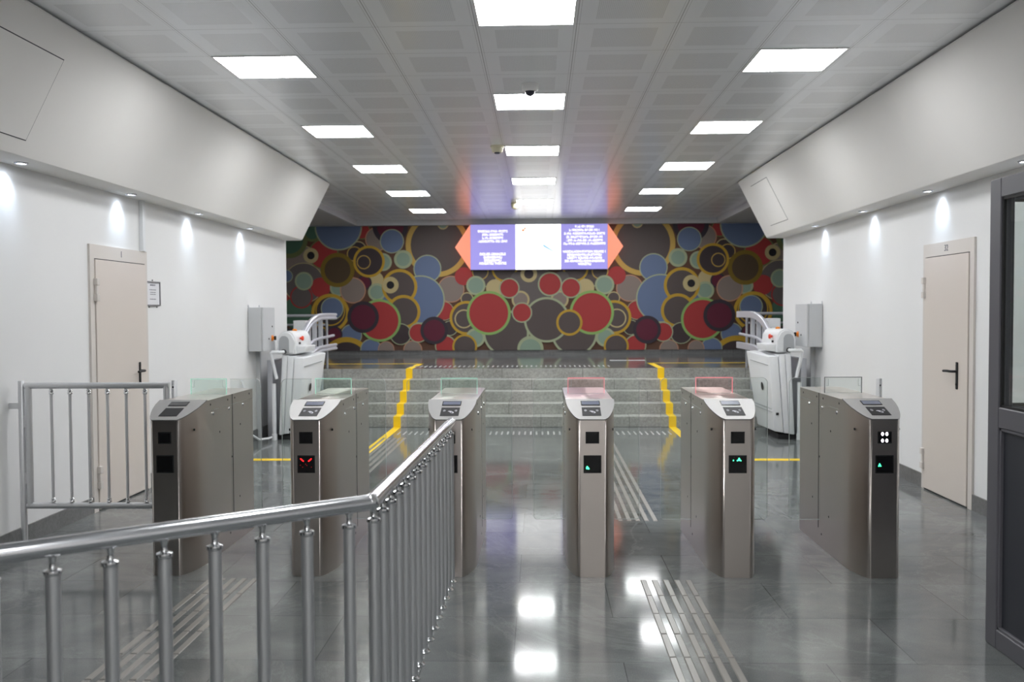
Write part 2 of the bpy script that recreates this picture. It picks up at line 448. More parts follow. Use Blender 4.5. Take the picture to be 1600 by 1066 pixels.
# ------------------------------------------------------------------ staircase
st = thing('staircase', 'grey granite staircase of five broad steps below the circle mural', 'stairs', (0, 12.36, 0))
for i in range(5):
    y = .3 * i; z = .145 * i
    y1 = y + .3 if i < 4 else y + .0
    g = G()
    xa, xb = (XL - .0, XR + .0)
    if i < 4: g.box(xa, xb, y, 1.2, z, z + .145, .004, 1)
    else: g.box(xa, xb, y - .004, y + .03, z, z + .1449, .002, 1)
    g.build('step', 'step', st, 30)

# ------------------------------------------------------------------ mural of overlapping circles
PAL = {'br': (96, 86, 84), 'dk': (74, 64, 66), 'rd': (178, 66, 66), 'bl': (112, 128, 160), 'sg': (146, 168, 150), 'tn': (148, 134, 126),
       'mr': (104, 44, 62), 'ol': (92, 76, 58), 'cr': (204, 186, 138), 'bg': (104, 74, 60), 'gr': (84, 118, 98), 'bk': (44, 42, 46),
       'gy': (112, 104, 102), 'yl': (208, 172, 92), 'ye': (204, 164, 60), 'sl': (176, 184, 150), 'gn': (150, 188, 110), 'rk': (66, 58, 66),
       'pk': (206, 150, 120), 'lo': (136, 112, 44), 'go': (120, 128, 84)}
keys = list(PAL)
for k, c in PAL.items(): M['mural_' + k] = mat('mural_' + k, tuple(min(255, v * .93) for v in c), .5, spec=.25)
# (x, y, radius, ring width, fill, ring, mirrored) in units of the wall pattern, back to front
CIRC = [
 (467, 417, 37, 1.5, 'tn', 'cr'), (462, 452, 26, 2, 'rd', 'rd'), (473, 440, 32, 1.2, 'gy', 'cr'), (462, 487, 25, 0, 'gr', 'gr'), (469, 462, 18, 2.2, 'gy', 'rd'),
 (505, 395, 24, 2, 'rd', 'go'), (446, 429, 10, 1.2, 'bl', 'sl'), (451, 372, 29, 7, 'gr', 'go'), (487.5, 360, 15.5, 4, 'gr', 'go'),
 (566, 359, 13.5, 1.6, 'rd', 'go'), (590, 372, 19, 1.6, 'tn', 'pk'), (611, 352, 28, 7, 'mr', 'rk'), (560, 388, 13, 1.6, 'dk', 'cr'),
 (554, 395, 12, 1.6, 'dk', 'yl'), (529, 352, 37.5, 2.2, 'bl', 'sl'), (485, 397, 12, 6, 'bk', 'cr'), (500, 447, 15.5, .6, 'rd', 'rd'),
 (528, 448, 13.5, 3, 'sg', 'sl'), (473.5, 437, 14.5, 2.6, 'sg', 'sl'), (585, 437, 15, 0, 'cr', 'cr'), (569, 440, 12, 2.5, 'mr', 'rk'),
 (551, 452, 20.5, 1.6, 'tn', 'pk'), (527, 420, 27, 6.5, 'ol', 'lo'), (599, 408, 14, 3, 'sg', 'sl'), (577, 407, 25, 4, 'dk', 'ye'),
 (568.7, 408, 11, 1.5, 'dk', 'yl'), (613.5, 375.5, 19, 1.4, 'bl', 'sl'), (608, 462, 13, 1.2, 'bl', 'sl'), (589, 455, 14, 3.4, 'sg', 'sl'),
 (685, 382, 50, 8, 'br', 'yl'), (694, 349, 9, 2, 'sg', 'cr'), (631, 404, 14.5, 4, 'sg', 'sl'), (706, 451, 21, 1.4, 'tn', 'pk'), (695, 485, 15, 1, 'rd', 'sl'),
 (669, 419, 22, 1.6, 'bl', 'sl'), (658, 467, 38, 2, 'bl', 'sl'), (625, 447, 28, 4.6, 'br', 'ye'), (610.5, 444, 13, 7, 'bk', 'cr'),
 (631, 486, 26.5, 4.6, 'br', 'ye'), (726, 431, 14, .8, 'rd', 'rd'),
 (515, 487, 30, 5, 'dk', 'ye'), (515, 484, 23.5, 1.8, 'dk', 'ye'), (518, 480.5, 18, 1.4, 'bl', 'sl'), (548, 522, 17, 1.4, 'bl', 'sl'), (521, 521, 13, 2.6, 'mr', 'rk'),
 (540, 566, 41, 8, 'dk', 'ye'), (579, 545, 17, 1.4, 'bl', 'sl'), (603, 545, 13, 1, 'tn', 'pk'), (645, 546, 15, 1.3, 'tn', 'pk'),
 (626, 521, 17, 1.3, 'dk', 'sl'), (654, 519, 15.5, 1.6, 'rd', 'sl'), (593, 499.5, 33.5, 3.8, 'rd', 'gn'), (567, 494, 25, 5.6, 'mr', 'rk'),
 (704, 512, 12, 1.2, 'dk', 'sl'), (697, 540, 17, 1.8, 'rd', 'sl'), (679, 515.5, 21.8, 5, 'mr', 'rk'),
 (845, 452, 32, 0, 'gy', 'gy', 0), (762, 432, 16, 1.6, 'br', 'sl'), (752, 424, 13, 1.6, 'br', 'yl'), (790, 420, 20, 3, 'br', 'ye'), (812, 437, 13, 0, 'gy', 'gy'),
 (828, 428, 13, 5.6, 'dk', 'cr', 0), (775, 450, 14, 0, 'cr', 'cr'), (731, 466, 10, 1.5, 'br', 'cr'), (730, 496, 26.5, 4, 'br', 'ye'), (726, 497.5, 14.8, 2, 'br', 'cr'),
 (745, 445.5, 15, 3, 'sg', 'sl'), (790, 505, 14, 2, 'sg', 'sl'), (792, 520, 36, 3.4, 'br', 'sl'), (744, 527, 15, 3.6, 'sg', 'sl'),
 (727, 541, 19.5, 3, 'br', 'ye'), (765, 488.5, 34.5, 4, 'rd', 'gn'), (815, 468, 14, 3, 'tn', 'cr'), (797.5, 450, 16, 2, 'rd', 'sl'),
 (830, 545, 20.5, 4, 'sg', 'sl', 0), (855.6, 499.5, 35.5, 3.4, 'br', 'sl', 0), (830, 546, 20.5, 4, 'sg', 'sl', 0), (891, 504, 20.5, 3.6, 'br', 'ye', 0), (817, 488, 16, 2, 'rd', 'sl', 0), (861, 444, 19, 2.4, 'rd', 'sl', 0),
]
UN = .01258
def mural():
    x0, x1, z0, z1 = -XO + .01, XO - .01, .81, 3.27
    g = G(); g.keep = True
    g.mi = keys.index('bg'); g.box(x0, x1, YM - .012, YM - .001, z0, z1)
    layer = [0]
    def clip(poly, ax, v, sgn):
        out = []
        for i in range(len(poly)):
            a, b = poly[i], poly[(i + 1) % len(poly)]
            ia, ib = sgn * (a[ax] - v) <= 0, sgn * (b[ax] - v) <= 0
            if ia: out.append(a)
            if ia != ib:
                t = (v - a[ax]) / (b[ax] - a[ax]); out.append((a[0] + t * (b[0] - a[0]), a[1] + t * (b[1] - a[1])))
        return out
    def disc(cx, cz, r, k):
        n = 72 if r > .15 else 40
        p = [(cx + r * math.cos(2 * PI * i / n), cz + r * math.sin(2 * PI * i / n)) for i in range(n)]
        for ax, v, s in ((0, x0, -1), (0, x1, 1), (1, z0, -1), (1, z1, 1)):
            if p: p = clip(p, ax, v, s)
        if len(p) < 3: return
        y = YM - .0125 - layer[0] * .00012
        g.mi = keys.index(k); g.face([(a, y, b) for a, b in p])
    def circle(x, y, r, wd, fill, ring):
        cz = .81 + (546.7 - y) * .01262
        layer[0] += 1
        if wd: disc(x, cz, r * UN, ring); layer[0] += 1
        disc(x, cz, (r - wd) * UN, fill)
    # the pattern carries on past the side walls
    for sx in (-1, 1):
        for q, (a, b, r, wd, f, e) in enumerate(((430, 400, 30, 5, 'dk', 'ye'), (400, 470, 34, 4, 'rd', 'gn'), (425, 520, 24, 5, 'mr', 'rk'), (370, 390, 36, 2, 'bl', 'sl'), (360, 520, 30, 6, 'ol', 'lo'), (325, 440, 28, 3, 'br', 'sl'))):
            circle(sx * (845.5 - a) * UN, b, r, wd, f, e)
    for c in CIRC:
        x = (c[0] - 845.5) * UN
        circle(x, *c[1:6])
        if len(c) < 7: circle(-x, *c[1:6])
    o = g.build('circle_mural', ['mural_' + k for k in keys], smooth=0)
    tag(o, 'wide wall mural of overlapping coloured circles behind the stairs', 'mural')
mural()

# ------------------------------------------------------------------ hanging direction sign
def text(body, size, loc, rot, material, parent, name='lettering', align='CENTER', sx=1., spacing=1., extrude=.001, line=1., bold=0.):
    cu = bpy.data.curves.new(name, 'FONT'); cu.body = body; cu.size = size; cu.align_x = align; cu.align_y = 'CENTER'
    cu.extrude = extrude; cu.space_line = line; cu.space_character = spacing; cu.resolution_u = 3; cu.offset = bold
    tmp = bpy.data.objects.new(name, cu); COL.objects.link(tmp); bpy.context.view_layer.update()
    me = bpy.data.meshes.new_from_object(tmp.evaluated_get(bpy.context.evaluated_depsgraph_get()))
    bpy.data.objects.remove(tmp); bpy.data.curves.remove(cu)
    me.materials.clear(); me.materials.append(M[material])
    o = bpy.data.objects.new(name, me); COL.objects.link(o); o.location = loc; o.rotation_euler = rot; o.scale = (sx, 1, 1)
    if parent: o.parent = parent
    return o
sg = thing('direction_sign', 'lit purple and white station direction sign with orange arrow ends', 'sign', (-.02, 17.81, 2.385))
sw, sh = 1.337, .885
bx(-sw, sw, .01, .14, 0, sh).build('case', 'sign_case', sg, 0)
bx(-sw + .004, -.455, -.006, .01, .004, sh - .004).build('left_panel', 'purple', sg, 0)
bx(.43, sw - .004, -.006, .01, .004, sh - .004).build('right_panel', 'purple', sg, 0)
bx(-.455, .43, -.006, .01, .004, sh - .004).build('map_panel', 'sign_white', sg, 0)
for s in (-1, 1):
    g = G(); g.prism([(s * sw, -.004, .0), (s * (sw + .3), -.004, sh / 2), (s * sw, -.004, sh)], (0, .1, 0))
    g.build('arrow_end', 'sign_orange', sg, 0)
R90 = (PI / 2, 0, 0)
def block(rows, cx, size):
    for body, wd, z in rows:
        o = text(body, size * 1.08, (cx, -.0075, z), R90, 'sign_text', sg, bold=.0012)
        xs = [v.co.x for v in o.data.vertices]
        o.scale.x = wd / (max(xs) - min(xs))
lc, rc = -.90, .885
block((('ᲓᲘᲓᲣᲑᲔ-ᲦᲠᲛᲐᲦᲔᲚᲔ', .58, .745), ('ᲒᲣᲠᲐᲛᲘᲨᲕᲘᲚᲘ', .41, .68), ('ᲡᲐᲠᲐᲯᲘᲨᲕᲘᲚᲘ', .405, .616), ('ᲐᲮᲛᲔᲢᲔᲚᲘᲡ ᲗᲔᲐᲢᲠᲘ', .575, .552)), lc, .062)
block((('DIDUBE-GRMAGELE', .505, .305), ('GURAMISHVILI', .36, .243), ('SARAJISHVILI', .335, .184), ('AKHMETELI THEATRE', .535, .125)), lc, .064)
block((('ᲜᲐᲫᲐᲚᲐᲓᲔᲕᲘ', .365, .825), ('ᲡᲐᲓᲒᲣᲠᲘᲡ ᲛᲝᲔᲓᲐᲜᲘ 1', .585, .758), ('ᲛᲐᲠᲯᲐᲜᲘᲨᲕᲘᲚᲘ-ᲠᲣᲡᲗᲐᲕᲔᲚᲘ', .79, .691), ('ᲗᲐᲕᲘᲡᲣᲤᲚᲔᲑᲘᲡ ᲛᲝᲔᲓᲐᲜᲘ', .70, .625),
       ('ᲐᲕᲚᲐᲑᲐᲠᲘ-300 ᲐᲠᲐᲒᲕᲔᲚᲘ', .71, .56), ('ᲘᲡᲐᲜᲘ-ᲡᲐᲛᲒᲝᲠᲘ-ᲕᲐᲠᲙᲔᲗᲘᲚᲘ', .81, .496)), rc, .06)
block((('NADZALADEVI-STATION SQUARE 1', .82, .343), ('MARJANISHVILI-RUSTAVELI', .665, .282), ('LIBERTY SQUARE-AVLABARI', .67, .222), ('300 ARAGVELI-ISANI-SAMGORI', .77, .161), ('VARKETILI', .255, .102)), rc, .06)
g = G()
for a, b, r in ((-.27, .80, .02), (-.305, .765, .026)):
    g.lathe((a, -.0065, b), [(r, 0), (r, -.002)], 14, 'y')
g.build('metro_mark', 'sign_mark', sg, 0)
g = G()
g.prism([(.07, -.0065, .49), (.12, -.0065, .475), (.27, -.0065, .37), (.28, -.0065, .345), (.09, -.0065, .44)], (0, -.002, 0))
g.prism([(.32, -.0065, .30), (.345, -.0065, .285), (.35, -.0065, .262), (.33, -.0065, .275)], (0, -.002, 0))
g.build('route_line', 'sign_blue', sg, 0)

# ------------------------------------------------------------------ turnstiles
PLAN = [(.0, .071), (.003, .078), (.010, .0835), (.02, .092), (.05, .105), (.10, .121), (.16, .135), (.22, .1435), (.29, .1475)]
TD = 1.24
ALPHA = math.atan2(.09, .29)
SLN = Vector((0, -math.sin(ALPHA), math.cos(ALPHA)))
def top_z(y): return .935 + .09 * min(1, y / .29)
def slope(t, x, off=0):
    y = .29 * t
    return Vector((x, y, top_z(y))) + SLN * off
def rrect(pts): return pts
def turnstile(cx, label, leds, tint, wings, dark=False):
    t = thing('turnstile', label, 'turnstile', (cx, 5.365, 0), 'turnstiles across the hall')
    right = [(w_, y) for y, w_ in PLAN] + [(.1475, TD - .03), (.138, TD - .008), (.125, TD)]
    out = right + [(-x, y) for x, y in right[::-1]]
    g = G(); n = len(out)
    lo = [g.b.verts.new((x, y, .0)) for x, y in out]; hi = [g.b.verts.new((x, y, top_z(y))) for x, y in out]
    for i in range(n): g.b.faces.new([lo[i], lo[(i + 1) % n], hi[(i + 1) % n], hi[i]])
    k = len(PLAN)
    idx = lambda i: hi[i % n]
    g.b.faces.new([hi[i] for i in range(k)] + [hi[i] for i in range(n - k, n)])
    g.b.faces.new([hi[i] for i in range(k - 1, n - k + 1)])
    g.b.faces.new(lo[::-1])
    body = g.build('body', 'steel', t, 75)
    wn_ = body.modifiers.new('weighted_normals', 'WEIGHTED_NORMAL'); wn_.keep_sharp = True; wn_.weight = 90
    # sloping lid with a fine raised rim
    g = G()
    pl = [(w_ + .003, y) for y, w_ in PLAN]; pl[0] = (pl[0][0], -.004); pl[-1] = (pl[-1][0] , .296)
    ring = [slope(y / .29, x, .0005) for x, y in pl] + [slope(y / .29, -x, .0005) for x, y in pl[::-1]]
    g.prism(ring, SLN * .007); lid = g.build('lid', 'lid', t, 25)
    # display and card reader on the lid
    def plate(t0, t1, hw, th, name, m, parent=t):
        g = G(); g.prism([slope(t0, -hw, .0076), slope(t0, hw, .0076), slope(t1, hw, .0076), slope(t1, -hw, .0076)], SLN * th)
        return g.build(name, m, parent, 0)
    d = plate(.67, .89, .058, .002, 'display_bezel', 'lcd_dark'); 
    plate(.70, .86, .053, .0028, 'display_screen', 'lcd_dark' if dark else 'lcd', d)
    r = plate(.16, .56, .056, .002, 'card_reader', 'reader')
    if not dark:
        g = G()
        def sp(x, s): return slope(.36 + s / .3037, x, .0098)
        for sd in (-1, 1):
            cxx = sd * .022
            for rad in (.007, .0125, .018):
                a0, a1 = math.radians(-50), math.radians(50); q = []
                for rr in (rad, rad + .0024):
                    row = [(cxx + sd * rr * math.cos(a0 + (a1 - a0) * i / 8), .012 + rr * math.sin(a0 + (a1 - a0) * i / 8)) for i in range(9)]
                    q += row if rr == rad else row[::-1]
                g.prism([sp(*p) for p in q], SLN * .0006)
        hand = [(-.012, .004), (-.004, .009), (.008, .006), (.018, -.004), (.025, -.014), (.024, -.024), (.016, -.028), (.006, -.022), (.000, -.013), (-.004, -.004), (-.013, -.001)]
        g.prism([sp(*p) for p in hand], SLN * .0006)
        g.build('reader_symbol', 'symbol', r, 0)
        g = G(); g.prism([sp(*p) + SLN * .0007 for p in ((.004, -.014), (.012, -.010), (.018, -.018), (.010, -.022))], SLN * .0004)
        g.build('card_outline', 'reader', r, 0)
    # scanner window and lamp window on the front face
    def window(z0, z1, hw, name):
        o = bx(-hw, hw, -.004, .002, z0, z1, bev=.0012, seg=1).build(name, 'matte_black', t, 0)
        bx(-hw + .006, hw - .006, -.0052, -.003, z0 + .006, z1 - .006).build('window_pane', 'black', o, 0)
        return o
    wn = window(.797, .867, .040, 'scanner_window')
    wl = window(.622, .7275, .0525, 'lamp_window')
    def dots(pts, m, par, name, z1, r=.003, sz=1.):
        g = G()
        for x, d_ in pts: g.lathe((x, -.0053, z1 - d_), [(r, 0), (r * .8, -.0012), (.0003, -.0016)], 10, 'y')
        g.build(name, m, par)
    for kind in leds:
        if kind == 'red':
            dots([(-.031, .021), (-.025, .026), (-.02, .031), (-.016, .034), (.016, .034), (.02, .031), (.026, .026), (.031, .021)], 'red_led', wl, 'red_cross', .7275, .0036)
            dots([(-.002, .052), (-.033, .058), (.032, .07), (-.02, .07), (.005, .06)], 'red_dim', wl, 'dim_lamps', .7275, .0022)
        if kind == 'redmid':
            dots([(-.004, .031), (.0, .035), (-.008, .027)], 'red_led', wl, 'red_cross', .7275, .0036)
        if kind == 'greenlow':
            dots([(-.034, .078), (-.028, .078), (-.022, .08), (-.034, .072), (-.028, .072), (-.031, .067), (-.025, .074)], 'green_led', wl, 'green_arrow', .7275, .0042)
        if kind == 'greenmid':
            dots([(-.026, .03), (.0, .029), (.006, .029), (.012, .029), (.017, .031), (.005, .023), (.01, .023), (.007, .018), (-.003, .031)], 'green_led', wl, 'green_arrow', .7275, .004)
        if kind == 'greensmall':
            dots([(-.035, .063), (-.029, .062), (-.022, .063), (-.032, .056), (-.026, .056), (-.029, .05)], 'green_led', wl, 'green_arrow', .7275, .0034)
        if kind == 'white':
            g = G()
            for x in (-.014, .011):
                for d_ in (.014, .053):
                    q = [(x + .0072 * math.cos(2 * PI * i / 14), -.0052, .867 - d_ + .0105 * math.sin(2 * PI * i / 14)) for i in range(14)]
                    g.prism(q, (0, -.0014, 0))
            g.build('white_lamps', 'white_led', wn, 0)
    # seams, screws and side sensors
    for s in (-1, 1):
        X = s * .1475
        g = G(); g.box(min(X, X + s * .0006), max(X, X + s * .0006), .763, .776, .12, 1.0252)
        g.build('panel_seam', 'gasket', t, 0)
        g = G(); g.box(min(X, X + s * .0006), max(X, X + s * .0006), .36, .765, .955, .957); g.box(min(X, X + s * .0006), max(X, X + s * .0006), .774, 1.2, .955, .957)
        g.build('trim_line', 'chrome', t, 0)
        for y in (.40, .70, .985):
            g = G(); g.lathe((X, y, .932), [(.011, 0), (.010, s * .005), (.005, s * .0075), (.0005, s * .008)], 12, 'x'); g.build('dome_screw', 'collar', t)
        g = G()
        for y, z in ((.36, .995), (.68, .995), (.82, .995), (1.13, .995), (.52, .80), (.93, .80), (.75, .60), (.55, .24), (.90, .30), (.70, .09)):
            g.lathe((X, y, z), [(.0075, 0), (.0075, s * .001)], 10, 'x')
        g.build('screw_holes', 'matte_black', t, 0)
        g = G(); g.lathe((s * .128, .125, .865), [(.0075, 0), (.0075, s * .006)], 12, 'x'); g.build('side_sensor', 'black', t, 0)
    # glass rising out of the top and the two swing wings
    edge = {'green': 'edge_green', 'red': 'edge_red', 'none': 'edge_plain'}[tint]
    pane = {'green': 'pane_green', 'red': 'pane_red', 'none': 'glass'}[tint]
    yg = .735
    tp = bx(-.119, .119, yg - .004, yg + .004, 1.026, 1.128).build('top_glass', pane, t, 0)
    g = G()
    g.box(-.123, .123, yg - .005, yg + .005, 1.128, 1.1335)
    for s in (-1, 1):
        g.box(s * .121 - .002, s * .121 + .002, yg - .005, yg + .005, 1.026, 1.128)
    g.build('lit_edge', edge, tp, 0)
    g = G()
    for s in (-1, 1):
        g.box(s * .098 - .0012, s * .098 + .0012, yg - .006, yg - .004, 1.075, 1.122)
        g.box(min(s * .098, s * .116), max(s * .098, s * .116), yg - .006, yg - .004, 1.0735, 1.0758)
    g.box(-.119, .119, yg - .006, yg - .004, 1.027, 1.0285)
    g.build('clamp_outline', 'glass_edge', tp, 0)
    for s in wings:
        a, b, z0, z1, r = .149, .352, .182, 1.128, .035
        pts = [(a, z0), (b - .012, z0), (b, z0 + .012)] + [(b - r + r * math.cos(q * PI / 12), z1 - r + r * math.sin(q * PI / 12)) for q in range(7)] + [(a, z1)]
        g = G(); g.prism([(s * x, yg - .005, z) for x, z in pts], (0, .010, 0))
        wg = g.build('glass_wing', 'glass', t, 0)
        # polished rim of the wing, mitred along its outline
        g = G()
        for i in range(len(pts) - 1):
            p, q = Vector((pts[i][0], 0, pts[i][1])), Vector((pts[i + 1][0], 0, pts[i + 1][1]))
            dd = (q - p).normalized(); nn = Vector((-dd.z, 0, dd.x)) * -.0022
            c = [Vector((s * v.x, yg, v.z)) for v in (p, q, q + nn, p + nn)]
            g.prism([v + Vector((0, -.0054, 0)) for v in c], (0, .0108, 0))
        g.build('polished_edge', 'glass_edge', wg, 0)
    return t
TC = [-2.247 + .8506 * i for i in range(6)]
turnstile(TC[0], 'steel turnstile with unlit black windows beside the barred gate', [], 'green', (1,), True)
turnstile(TC[1], 'steel turnstile with two red lamps lit in its front window', ['red'], 'green', (-1, 1))
turnstile(TC[2], 'steel turnstile partly hidden behind the end of the steel railing', ['redmid'], 'green', (-1, 1))
turnstile(TC[3], 'steel turnstile seen face on, green lamp low in its window', ['greenlow'], 'red', (-1, 1))
turnstile(TC[4], 'steel turnstile with green arrow lamps high in its window', ['greenmid'], 'red', (-1, 1))
turnstile(TC[5], 'steel turnstile with four white lamps above a small green lamp', ['white', 'greensmall'], 'none', (-1,))

# ------------------------------------------------------------------ foreground railing
def railing():
    B = Vector((-.572, 3.03, 0)); E = Vector((-.522, 5.30, 0)); d1 = Vector((-.862, -.664, 0)).normalized()
    A = B + d1 * 2.0
    t = thing('steel_railing', 'polished steel railing with upright bars bending towards the turnstiles', 'railing', (B.x, B.y, 0))
    L = lambda p: Vector((p.x - B.x, p.y - B.y, p.z))
    zr = .94; U = Vector((0, 0, zr))
    d2 = (E - B).normalized()
    g = G(); g.tube([L(A + U), L(B + U)], .027, 24); g.build('handrail', 'chrome', t, 40)
    g = G(); g.tube([L(B + U), L(E + U + Vector((0, 0, -.006)))], .0265, 24)
    g.lathe(L(B + U), [(.0005, -.03), (.018, -.026), (.0275, -.01), (.029, 0), (.0275, .01), (.018, .026), (.0005, .03)], 20)
    g.build('handrail', 'chrome', t, 40)
    g = G(); g.lathe((0, 0, 0), [(.0195, .0), (.0195, .862)], 18)
    first = None
    pos = [B + d1 * (.08 + .148 * k) for k in range(13)] + [B + d2 * (.045 + .156 * k) for k in range(15)]
    for k, p in enumerate(pos):
        q = L(p)
        if first is None:
            b = g.build('baluster', 'tube', t, 40)
            g2 = G(); g2.lathe((0, 0, .862), [(.0195, 0), (.0235, .002), (.0245, .008), (.0235, .014), (.012, .018), (.0085, .024), (.0085, .04), (.012, .047), (.012, .056)], 18)
            g2.build('collar', 'collar', b, 40)
            g3 = G(); g3.lathe((0, 0, 0), [(.032, 0), (.032, .006), (.025, .012), (.0215, .02), (.0205, .02)], 18)
            g3.build('foot_cap', 'collar', b, 40)
            b.location = q; first = b
        else:
            c = first.copy(); COL.objects.link(c); c.parent = t; c.location = q
            for ch in first.children:
                h = ch.copy(); COL.objects.link(h); h.parent = c
railing()

# ------------------------------------------------------------------ side gate and its posts
gy = 5.95
gt = thing('side_gate', 'barred steel swing gate closing the gap beside the left wall', 'gate', (-2.94, gy, 0))
def rect_tube(g, x0, x1, z0, z1, r):
    for p in (((x0 - r, 0, z1), (x1 + r, 0, z1)), ((x0 - r, 0, z0), (x1 + r, 0, z0)), ((x0, 0, z0), (x0, 0, z1)), ((x1, 0, z0), (x1, 0, z1))): g.tube(p, r, 18)
g = G(); rect_tube(g, -.465, .465, .298, 1.1, .021); g.build('frame', 'tube', gt, 40)
for k in range(6):
    x = -.311 + .1262 * k
    b = G(); b.tube([(x, 0, .318), (x, 0, 1.08)], .0095, 12); b = b.build('bar', 'tube', gt, 40)
    for z in (.336, 1.058):
        g = G(); g.lathe((x, 0, z), [(.010, -.018), (.015, -.014), (.015, -.004), (.0125, 0), (.015, .006), (.010, .016)], 14)
        g.build('bar_collar', 'collar', b, 40)
for z in (.86, .48):
    g = G(); g.box(-.507, -.478, -.012, .012, z - .035, z + .035, .003, 1); g.tube([(-.492, 0, z - .04), (-.492, 0, z + .04)], .011, 12)
    g.build('hinge', 'tube', gt, 40)
pst = thing('gate_post', 'round steel post by the left wall carrying the barred gate', 'post', (-3.452, gy, 0))
g = G(); g.lathe((0, 0, 0), [(.021, 0), (.021, 1.128), (.018, 1.133), (.0005, 1.134)], 18); g.build('pole', 'tube', pst, 40)
g = G(); g.box(-.085, -.019, -.004, .004, .945, .985); g.build('wall_bracket', 'tube', pst, 0)
g = G(); g.lathe((0, 0, 0), [(.036, 0), (.036, .006), (.023, .012)], 18); g.build('foot_cap', 'collar', pst, 40)
for x, lb in ((-2.4215, 'short round steel post between the gate and the unlit turnstile'), (2.186, 'short round steel post standing beside the turnstile with white lamps')):
    p2 = thing('latch_post', lb, 'post', (x, gy, 0))
    g = G(); g.lathe((0, 0, 0), [(.0185, 0), (.0185, 1.128), (.016, 1.133), (.0005, 1.134)], 18); g.build('pole', 'tube', p2, 40)
    g = G(); g.lathe((.0 , -.018, 1.09), [(.006, 0), (.006, -.006)], 10, 'y'); g.build('screw', 'collar', p2, 0)

# ------------------------------------------------------------------ glazed booth in the right foreground
bo = thing('glazed_booth', 'grey framed glazed booth with dark lower panels at the right edge', 'booth', (2.11, 4.36, 0))
def booth_side(P, n, w):
    # P(a, d, z): a runs along the side, d across its thickness
    def bar(a0, a1, z0, z1, d0=0, d1=.055, m='booth', nm='frame_bar', bev=.004):
        c = [P(a0, d0, z0), P(a1, d0, z0), P(a1, d1, z0), P(a0, d1, z0), P(a0, d0, z1), P(a1, d0, z1), P(a1, d1, z1), P(a0, d1, z1)]
        g = G(); g.hexa(c, bev, 1); return g.build(nm, m, bo, 0)
    bar(0, w, 0, 2.18); bar(n - .1, n, 0, 2.18)
    bar(w, n - .1, 2.09, 2.18); bar(w, n - .1, 1.03, 1.125); bar(w, n - .1, 0, .09)
    bar(w + .003, n - .103, 1.125, 2.09, .024, .032, 'booth_glass', 'window_pane', 0)
    for a0, a1, z0, z1 in ((w, w + .012, 1.125, 2.09), (w, n - .1, 2.078, 2.09), (w, n - .1, 1.125, 1.137)):
        bar(a0, a1, z0, z1, .008, .02, 'gasket', 'glazing_bead', 0)
    bar(w + .003, n - .103, .09, 1.03, .02, .034, 'booth_panel', 'lower_panel', 0)
    for a0, a1, z0, z1 in ((w, w + .016, .09, 1.03), (w, n - .1, 1.016, 1.03), (w, n - .1, .09, .104)):
        bar(a0, a1, z0, z1, .006, .022, 'booth', 'glazing_bead', .002)
booth_side(lambda a, d, z: (d, -a, z), 1.5, .10)
booth_side(lambda a, d, z: (.058 + a, -d, z), 1.21, .03)

# ------------------------------------------------------------------ doors
def door(n, s, y0, y1, top, hy, hinge_first, num):
    X = XL if s < 0 else XR
    root = bpy.data.objects.new('door_%d' % n, None); COL.objects.link(root); root.location = (X, (y0 + y1) / 2, 0); root['kind'] = 'structure'
    root['label'] = 'cream metal door in the %s wall' % ('left' if s < 0 else 'right'); root['category'] = 'door'
    c = (y0 + y1) / 2; hw = (y1 - y0) / 2; k = -s        # k points into the hall
    B = lambda g, d0, d1, a, b, z0, z1, bev=0: g.box(min(k * d0, k * d1), max(k * d0, k * d1), a, b, z0, z1, bev, 1)
    g = G(); B(g, 0, .018, -hw, hw, top - .11, top); B(g, 0, .018, -hw, -hw + .07, 0, top - .11); B(g, 0, .018, hw - .05, hw, 0, top - .11)
    g.build('frame', 'door_frame', root, 0)
    g = G(); B(g, 0, .006, -hw + .066, hw - .046, .004, top - .106); g.build('gap', 'ink', root, 0)  # dark sheet colours in the shade of the slit round the leaf
    g = G(); B(g, .004, .028, -hw + .074, hw - .053, .012, top - .118, .003); leaf = g.build('door_leaf', 'door', root, 0)
    hs = -1 if hinge_first else 1
    ya = -hw + .072 if hs < 0 else hw - .055
    for z in (1.765, .27):
        g = G(); B(g, .018, .05, ya - .022, ya + .022, z - .09, z - .035, .003); B(g, .018, .05, ya - .022, ya + .022, z + .035, z + .09, .003)
        B(g, .018, .042, ya - .015, ya + .015, z - .034, z + .034, .003); g.build('hinge', 'door_frame', root, 0)
    hyl = hy - c
    g = G(); B(g, .028, .036, hyl - .018, hyl + .018, .93, 1.15, .006); hp = g.build('handle_plate', 'matte_black', root, 30)
    g = G(); g.tube([(k * .034, hyl, 1.075), (k * .07, hyl, 1.075), (k * .08, hyl + hs * .012, 1.075), (k * .082, hyl + hs * .06, 1.076), (k * .08, hyl + hs * .135, 1.072)], .0105, 12)
    g.build('lever', 'matte_black', hp, 40)
    g = G(); g.lathe((k * .036, hyl, .97), [(.008, 0), (.008, k * .004)], 12, 'x'); g.build('keyhole', 'black', hp, 0)
    rz = PI / 2 if s < 0 else -PI / 2
    tx = text(num, .075, (k * .019, .02, top - .055), (PI / 2, 0, rz), 'ink_soft', root, 'door_number')
    return root
door(1, -1, DL0, DL1, 2.125, 7.88, True, '1')
door(2, 1, DR0, DR1, 2.14, 7.455, False, '32')

